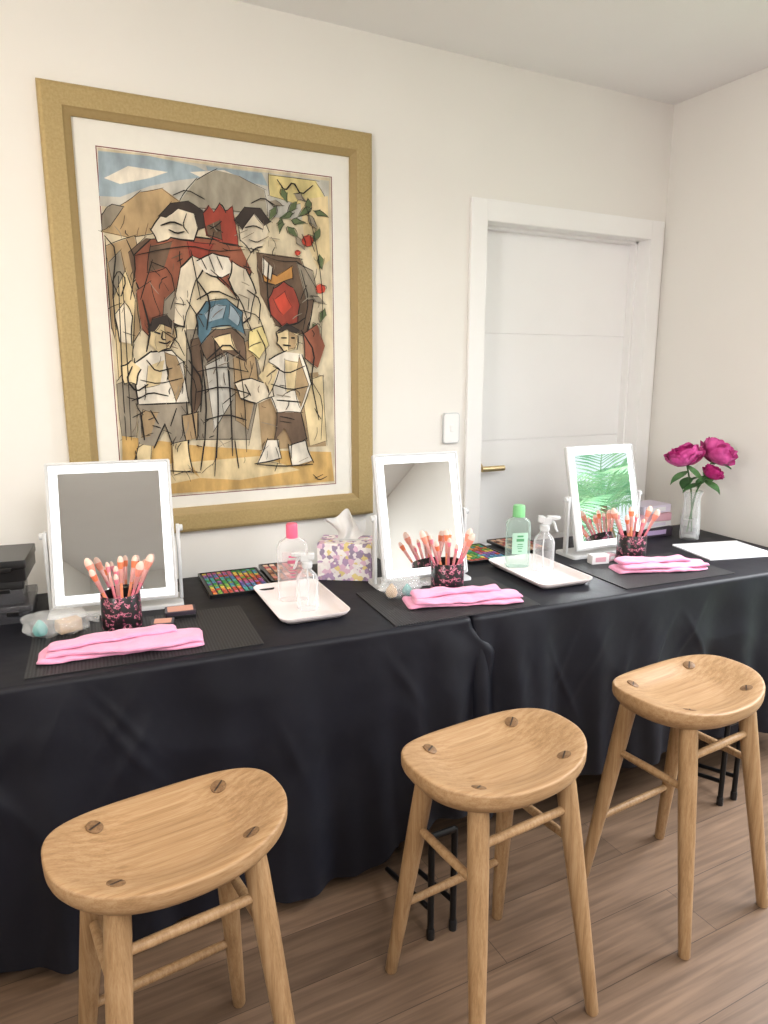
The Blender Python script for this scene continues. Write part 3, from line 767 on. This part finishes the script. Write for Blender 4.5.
fill(.19, 1.972, 9, 2, 'left mirror'); fill(1.165, 1.838, 9, 5, 'middle mirror'); fill(1.985, 1.85, 9, 9, 'palm mirror')

# ------------------------------------------------------------------ trays, bottles
def tray(x, y, rot, label):
    m = MB(); A = []
    for (w_, h_, r, z) in ((.165, .31, .02, 0), (.2, .345, .03, .012), (.212, .357, .033, .021), (.212, .357, .033, .023), (.206, .351, .031, .0225), (.196, .341, .028, .014), (.168, .313, .018, .004)):
        A.append([(a, b, z) for a, b in rrect(w_, h_, r)])
    m.rings(A); o = m.build('tray', WHITET); o.location = W(x, y)+Vector((0, 0, TT)); o.rotation_euler = (0, 0, rot)
    tag(o, label, 'tray', 'white trays')
tray(.693, 1.925, R(-3), 'white tray holding the pink-capped bottle')
tray(1.545, 1.85, R(-4), 'white tray holding the green-labelled bottle')
TZ = TT+.0042
def bottle(x, y, h_, a, b, rot, cap, lab, ink, body, label, capr, l0, l1):
    o = thing('toner_bottle', W(x, y)+Vector((0, 0, TZ)), label, 'bottle', None, rot)
    hb = h_*.82
    MB().loft([(0, a*.9, b*.9), (.004, a, b), (hb*.85, a, b), (hb*.93, a*.86, b*.88), (hb*.98, a*.52, b*.62), (hb, a*.42, b*.55)], 36, 2.9).build('body', body, o)
    lo, hi = hb*l0, hb*l1; m = MB(); rows = []
    for z in (lo, hi): rows.append([Vector((*se(-PI/2+.55*(k/8-1), a*1.015, b*1.03, 2.9), z)) for k in range(17)])
    m.grid(rows); m.mi = 1
    hh = hi-lo
    for q, ww, th in ((.84, .5, .006), (.66, .62, .010), (.46, .42, .003), (.36, .5, .0025), (.27, .38, .0025), (.14, .3, .003)):
        m.box((0, -b*1.035, lo+hh*q), (a*ww, .0006, th))
    m.build('label', [lab, ink], o, recalc=False)
    MB().lathe([(capr, hb-.001), (capr, hb+.004), (capr*.97, h_-.004), (capr*.85, h_)], 28).build('cap', cap, o)
bottle(.69, 1.97, .240, .047, .028, R(-20), PINKCAP, PLAB, INKP, BODYP, 'clear bottle with bright pink cap and pink label on tray', .018, .34, .80)
bottle(1.535, 1.955, .225, .044, .026, R(-20), GCAP, GLAB, INKG, WATER, 'clear bottle with green cap and pale green label on tray', .022, .28, .70)
def spray(x, y, rot, k, label):
    o = thing('spray_bottle', W(x, y)+Vector((0, 0, TZ)), label, 'spray bottle', None, rot)
    o.scale = (k, k, k)
    MB().lathe([(.030, 0), (.033, .004), (.033, .09), (.029, .104), (.016, .118), (.0135, .122), (.0135, .13)], 32).build('body', CLEAR, o)
    MB().lathe([(.015, .128), (.016, .131), (.016, .144), (.012, .147)], 24).build('collar', FROST, o)
    m = MB(); m.box((-.004, 0, .158), (.03, .018, .024)); m.box((-.022, 0, .168), (.034, .016, .014)); m.tube([(-.036, 0, .168), (-.047, 0, .168)], .0065, 12); m.box((.012, 0, .164), (.02, .02, .02)); m.build('spray_head', FROST, o, bevel=.003)
    m = MB(); m.tube([(-.022, 0, .162), (-.030, 0, .15), (-.034, 0, .135), (-.040, 0, .124)], [.004, .004, .0038, .003], 10); m.build('trigger', FROST, o)
    MB().tube([(0, 0, .008), (.003, 0, .07), (0, 0, .128)], .0022, 8).build('dip_tube', FROST, o)
spray(.70, 1.872, R(-25), .98, 'small clear spray bottle beside the pink-capped bottle')
spray(1.59, 1.878, R(150), 1.12, 'clear spray bottle with milky trigger beside the green-labelled bottle')

# ------------------------------------------------------------------ tissue box
o = thing('tissue_box', W(.948, 2.142)+Vector((0, 0, TT)), 'pastel geometric patterned tissue box between palette and middle mirror', 'tissue box', None, R(-32))
m = MB(); m.bounds(-.092, .092, -.066, .066, 0, .128); m.build('box', TBOX, o, bevel=.002)
m = MB(); m.loft([(.1281, .045, .022), (.129, .045, .022)], 28, 2); m.build('opening', FROST, o)
m = MB(); P = []
for i in range(15):
    q = i/14; row = []
    for k in range(17):
        u = k/16*2-1; sp_ = .032+.04*q
        row.append((u*sp_+.012*math.sin(q*4), (.016*math.sin(u*5+q*2)*(.4+q)+.015*q*math.sin(u*9))+.012*q, .1292+.09*q-.035*q*u*u+.012*q*math.sin(u*6+1)))
    P.append(row)
m.grid(P); m.build('tissue', TISSUE, o, recalc=False, sub=1)

# ------------------------------------------------------------------ palettes
import colorsys
RB = []
for k, (hh, ss, vv) in enumerate(((.02, .66, .72), (.07, .66, .86), (.13, .6, .86), (.24, .55, .64), (.36, .55, .56), (.48, .5, .64), (.58, .5, .68), (.70, .4, .6), (.84, .4, .64), (.95, .5, .76))):
    r_, g_, b_ = colorsys.hsv_to_rgb(hh, ss, vv); RB.append(M('shadow_hue_%d' % k, (r_*255, g_*255, b_*255), .7, var=.05))
NT = [M('skin_tone_%d' % k, c, .7, var=.05) for k, c in enumerate([(226,186,158),(206,158,126),(180,128,98),(150,98,74),(120,74,58),(214,140,134),(186,92,96),(236,206,186),(98,60,50),(200,120,110)])]
def palette(x, y, w_, d_, nx, ny, cols, rot, label, mode):
    o = thing('makeup_palette', W(x, y)+Vector((0, 0, TT)), label, 'palette', 'makeup palettes', rot)
    P = rrect(w_, d_, .008); Q = rrect(w_-.012, d_-.012, .005)
    MB().rings([[(a, b, 0) for a, b in P], [(a, b, .011) for a, b in P], [(a, b, .011) for a, b in Q], [(a, b, .008) for a, b in Q]]).build('case', BLK, o)
    m = MB(); cw, ch = (w_-.02)/nx, (d_-.02)/ny; rn = random.Random(nx*ny+int(x*100))
    for j in range(ny):
        for i in range(nx):
            m.mi = (int(j*10/ny+rn.choice((0, 0, 0, 1, -1, 3)))+(5 if i >= nx/2 else 0)) % 10 if mode else rn.randrange(10)
            cx, cy = -w_/2+.01+cw*(i+.5), -d_/2+.01+ch*(j+.5)
            m.box((cx, cy, .0092), (cw*.68, ch*.68, .0026))
    m.build('colour_pans', cols, o, smooth=False)
palette(.575, 2.225, .205, .265, 11, 12, RB, R(-4), 'open rainbow eyeshadow palette beside the left mirror', 1)
palette(.772, 2.262, .160, .22, 6, 8, NT, R(-5), 'open palette of skin-tone shades beside the tissue box', 0)
palette(1.50, 2.17, .18, .23, 8, 9, RB, R(-4), 'open rainbow palette behind the green-labelled bottle', 1)
palette(1.73, 2.20, .17, .22, 6, 8, NT, R(-4), 'open neutral palette behind the mirror by the flowers', 0)
# compacts by the left cup
def compact(x, y, z, w_, d_, h_, rot, label):
    o = thing('compact', W(x, y)+Vector((0, 0, z)), label, 'compact', None, rot)
    P = rrect(w_, d_, .005); Q = rrect(w_-.014, d_-.014, .004)
    MB().rings([[(a, b, 0) for a, b in P], [(a, b, h_*.45) for a, b in P]]).build('case', BLK, o, bevel=.001)
    MB().rings([[(a, b, h_*.47) for a, b in P], [(a, b, h_) for a, b in P]]).build('lid', DARKC, o, bevel=.001)
    MB().rings([[(a, b, h_+.0001) for a, b in Q], [(a, b, h_+.0012) for a, b in Q]]).build('powder', POWDER, o)
compact(.290, 1.920, MZ, .060, .050, .014, R(-14), 'square black compact with a powder top beside the left cup')
compact(.350, 1.985, MZ, .085, .060, .020, R(-8), 'black rectangular compact under the left mirror post')

# ------------------------------------------------------------------ black cases at far left
def case(x, y, z, w_, d_, h_, rot, name, label, mt, lidm):
    o = thing(name, W(x, y)+Vector((0, 0, z)), label, 'case', None, rot)
    P = rrect(w_-.006, d_-.006, .005, 3); Q = rrect(w_, d_, .006, 3)
    MB().rings([[(a, b, 0) for a, b in P], [(a, b, h_*.6) for a, b in P]]).build('body', mt, o, bevel=.0012)
    MB().rings([[(a, b, h_*.62) for a, b in Q], [(a, b, h_*.97) for a, b in Q], [(a*.992, b*.992, h_) for a, b in Q]]).build('lid', lidm, o, bevel=.0012)
    MB().box((w_/2-.05, -d_/2-.003, h_*.6), (.03, .005, .012)).build('latch', BLK, o, bevel=.0015)
DKC = film_mat('smoky_plastic', (70, 70, 76), .6, .2)
case(-.150, 2.24, TT, .26, .21, .052, R(-5), 'storage_case', 'smoky clear container at the bottom of the stack at far left', DKC, DKC)
case(-.160, 2.245, TT+.0525, .24, .20, .070, R(-3), 'storage_case', 'smoky clear container in the middle of the stack at far left', DKC, BLK)
case(-.145, 2.24, TT+.123, .25, .21, .060, R(-8), 'storage_case', 'flat black case on top of the stack at far left', BLK, BLK)

# ------------------------------------------------------------------ pouches and sponges
def pouch(x, y, z, sx, sy, sz, rot, seed, label):
    o = thing('clear_pouch', W(x, y)+Vector((0, 0, z)), label, 'pouch', None, rot)
    m = MB(); rg = []
    for i in range(17):
        t = PI*(i+.5)/17; r_ = []
        for k in range(32):
            a = 2*PI*k/32; p = Vector((sx*math.sin(t)**.7*math.cos(a), sy*math.sin(t)**.7*math.sin(a), -sz*math.cos(t)))
            s = 1+.22*noise.noise(p*45+Vector((seed, 0, 0))); r_.append((p.x*s, p.y*s, max(0.0005, p.z*s+sz)))
        rg.append(r_)
    m.rings(rg).build('film', FILM, o, ang=25)
    m = MB(); m.grid([[(sx*.85+.012*i, sy*.5*(k/8-.5)*(1+i*.5), sz+.006*math.sin(k*2.3+i)) for k in range(9)] for i in range(4)]); m.build('gathered_end', FILM, o, recalc=False)
def sponge(x, y, z, s, mt, label, rot=0):
    o = thing('makeup_sponge', W(x, y)+Vector((0, 0, z)), label, 'sponge', None, rot)
    MB().lathe([(.004, 0), (s*.8, s*.25), (s, s*.8), (s*.86, s*1.4), (s*.45, s*2.0), (.003, s*2.35)], 22).build('body', mt, o)
pouch(.025, 1.985, MZ, .085, .05, .034, R(-8), 1, 'crumpled clear pouch with teal sponge before the left mirror')
sponge(-.015, 1.98, MZ+.003, .019, TEAL, 'teal makeup sponge inside the crumpled clear pouch')
o = MB().box((0, 0, .018), (.06, .04, .034)).build('sponge_wedge', TAN, bevel=.004); o.location = W(.055, 1.985)+Vector((0, 0, MZ+.003)); o.rotation_euler = (0, 0, R(20)); tag(o, 'tan sponge block inside the pouch at left', 'sponge')
pouch(.995, 1.842, MZ, .068, .038, .040, R(-12), 4, 'crumpled clear pouch beside the middle brush cup')
sponge(.965, 1.842, MZ+.003, .019, TAN, 'tan makeup sponge in the pouch by the middle cup')
sponge(1.018, 1.838, MZ+.003, .016, TEAL, 'small teal sponge in the pouch by the middle cup')
def carton(x, y, z, w_, d_, h_, rot, mt, m2, label, grp=None, nm='carton'):
    o = thing(nm, W(x, y)+Vector((0, 0, z)), label, 'box', grp, rot)
    MB().bounds(-w_/2, w_/2, -d_/2, d_/2, 0, h_).build('box', mt, o, bevel=.0015)
    MB().bounds(-w_*.3, w_*.3, -d_/2-.0008, -d_/2-.0001, h_*.25, h_*.75).build('label_panel', m2, o, smooth=False)
    return o
carton(1.83, 1.858, MZ, .07, .035, .034, R(-12), CARD, ROSEC, 'small white carton left of the right brush cup')
carton(1.895, 1.87, MZ, .04, .03, .024, R(10), ROSEC, CARD, 'tiny rose carton beside the small white carton')
zz = TT
for k, (w_, d_, h_, mt, m2, r_, lb) in enumerate(((.18, .13, .04, DARKC, LILAC, -4, 'dark flat box at the bottom of the stack by the vase'), (.175, .12, .026, CARD, LILAC2, 3, 'white flat box second from bottom of the stack by the vase'),
        (.165, .12, .034, ROSEC, ROSEC, -7, 'rose flat box third from bottom of the stack by the vase'), (.165, .115, .034, LILAC2, CARD, 2, 'pale lilac flat box on top of the stack by the vase'))):
    carton(2.355, 2.125, zz, w_, d_, h_, R(r_), mt, m2, lb, 'flat boxes stacked by the vase'); zz += h_+.0004

# ------------------------------------------------------------------ paper, vase, peonies
o = thing('paper_pad', W(2.41, 1.775)+Vector((0, 0, TT)), 'white paper pad lying at the right end of the table', 'paper', None, R(-14))
MB().bounds(-.15, .15, -.115, .115, 0, .005).build('sheets', PAPER, o, smooth=False)
MB().bounds(-.15, .15, .108, .1155, .005, .0062).build('binding', CARD, o, smooth=False)
vx, vy = 2.45, 1.975
o = thing('glass_vase', W(vx, vy)+Vector((0, 0, TT)), 'clear glass vase holding the magenta peonies', 'vase')
MB().lathe([(.032, 0), (.037, .003), (.040, .03), (.038, .09), (.032, .15), (.033, .185), (.041, .205), (.0395, .2055), (.0305, .184), (.0295, .15), (.035, .09), (.037, .03), (.034, .012), (.002, .010)], 36).build('body', GLASS, o)
MB().lathe([(.001, .0108), (.0330, .0126), (.0360, .03), (.0345, .085), (.001, .085)], 32).build('water', CLEAR, o)
def chai3(P):
    for _ in range(2):
        Q = [P[0]]
        for a, b in zip(P, P[1:]): Q += [a*.75+b*.25, a*.25+b*.75]
        P = Q+[P[-1]]
    return P
def peony(bx, by, bz, rad, seed, mt, base, label):
    rn = random.Random(seed)
    B = W(bx, by)+Vector((0, 0, bz)); P0 = W(*base)+Vector((0, 0, TT+.03))
    o = thing('peony', P0, label, 'flower', 'magenta peonies in the vase')
    up = Vector((bx-vx, by-vy, .16)).normalized(); c = B-P0
    rim = W(vx+(bx-vx)*.12, vy+(by-vy)*.12)+Vector((0, 0, TT+.205))-P0
    pts = [Vector((0, 0, 0)), rim*.5, rim, rim.lerp(c, .55)+Vector((0, 0, .012)), c-up*rad*.5]
    MB().tube(chai3(pts), .0032, 8).build('stem', STEM, o)
    q = Vector((0, 0, 1)).rotation_difference(up).to_matrix()
    m = MB()
    for ly, (n, rr, op, wd) in enumerate(((4, .34, 115, 1.1), (5, .5, 112, 1.0), (6, .66, 105, .85), (7, .82, 98, .72), (8, .95, 86, .62), (7, 1.04, 72, .6))):
        for i in range(n):
            az = 2*PI*(i+.5*(ly % 2))/n+rn.uniform(-.15, .15); rq = rad*rr*rn.uniform(.93, 1.07); G = []
            opn = R(op)*rn.uniform(.94, 1.06)
            for a in range(7):
                v_ = a/6; th = PI*.02+opn*v_; row = []
                for b in range(7):
                    u = b/6*2-1; wdt = wd*math.sin(PI*(.12+.66*v_))**.8
                    rr2 = rq*(1+.10*v_*v_*math.sin(u*4+i+ly)+.06*u*u*v_)
                    thh = th-.16*v_*u*u
                    ph = az+u*wdt/max(.45, math.sin(max(thh, .3)))*.85
                    p = Vector((rr2*math.sin(thh)*math.cos(ph), rr2*math.sin(thh)*math.sin(ph), -rr2*math.cos(thh)*.85))
                    row.append(q @ p + c)
                G.append(row)
            m.mi = 1 if ly < 2 or rn.random() < .25 else 0
            m.grid(G)
    m.build('bloom', [mt, PETAL2], o, recalc=False, ang=180)
    for i in range(3):
        s0 = rim.lerp(c, .32+.15*i); az = 2*PI*i/3+rn.uniform(-.5, .5)+seed; dv = (Vector((math.cos(az), math.sin(az), rn.uniform(-.5, .1)))).normalized(); sd = dv.cross(Vector((0, 0, 1))).normalized(); G = []
        for a in range(7):
            t = a/6; w_ = .026*math.sin(PI*(.06+.94*t))
            G.append([s0+dv*(.085*t)+sd*(w_*u)+Vector((0, 0, -.03*t*t+.006*abs(u))) for u in (-1, 0, 1)])
        MB().grid(G).build('leaf', GREEN, o, recalc=False)
peony(2.395, 1.995, 1.118, .072, 1, PETAL, (vx+.012, vy), 'magenta peony at left in the vase')
peony(2.560, 1.945, 1.128, .076, 2, PETAL, (vx-.012, vy+.004), 'magenta peony at right in the vase')
peony(2.480, 1.905, 1.045, .042, 3, PETAL2, (vx, vy+.012), 'smaller deep magenta peony low between the other two')

# ------------------------------------------------------------------ lights
wd = bpy.data.worlds.new('world'); S.world = wd; wd.use_nodes = True
bg = wd.node_tree.nodes['Background']
tcn = wd.node_tree.nodes.new('ShaderNodeTexCoord'); sx = wd.node_tree.nodes.new('ShaderNodeSeparateXYZ'); rp = wd.node_tree.nodes.new('ShaderNodeValToRGB')
wd.node_tree.links.new(tcn.outputs['Generated'], sx.inputs[0]); wd.node_tree.links.new(sx.outputs['Z'], rp.inputs['Fac']); wd.node_tree.links.new(rp.outputs['Color'], bg.inputs['Color'])
rp.color_ramp.elements[0].color = (.90, .97, 1, 1); rp.color_ramp.elements[1].color = (.76, .89, 1, 1)
bg.inputs['Strength'].default_value = 1.3
def area(name, loc, to, size, en, col, sy=None):
    l = bpy.data.lights.new(name, 'AREA'); l.energy = en; l.color = col; l.size = size
    if sy: l.shape = 'RECTANGLE'; l.size_y = sy
    o = bpy.data.objects.new(name, l); COL.objects.link(o); o.location = loc
    o.rotation_euler = (Vector(to)-Vector(loc)).to_track_quat('-Z', 'Y').to_euler(); return o
area('overhead_fill', (.9, -3.2, 2.6), (.9, -3.1, 0), 1.3, 78, (1, .99, .972))  # added soft fill from above, no fixture in view
area('rear_fill', (.95, -6.0, 2.6), (.95, -6.0, 0), .8, 95, (1, .99, .975))  # unseen fill, added to brighten the rear of the room reflected in the mirrors
area('upward_fill', (-1.5, -2.3, 1.7), (.3, -1.9, 2.62), .5, 32, (1, .975, .935))  # unseen light added at the left, aimed up to brighten the ceiling
area('warm_downlight', (-.7, -1.3, 2.6), (-.5, -.9, 0), .5, 14, (1, .74, .42))
area('skylight', (4.3, -1.9, 3.5), (1.6, -1.7, 1.0), 2.4, 640, (.97, .985, 1))
sl = bpy.data.lights.new('sun', 'SUN'); sl.energy = 3.0; sl.angle = R(3); sl.color = (1, .97, .9)
so = bpy.data.objects.new('sun', sl); COL.objects.link(so); so.rotation_euler = Vector((.6, -.15, -.8)).to_track_quat('-Z', 'Y').to_euler()
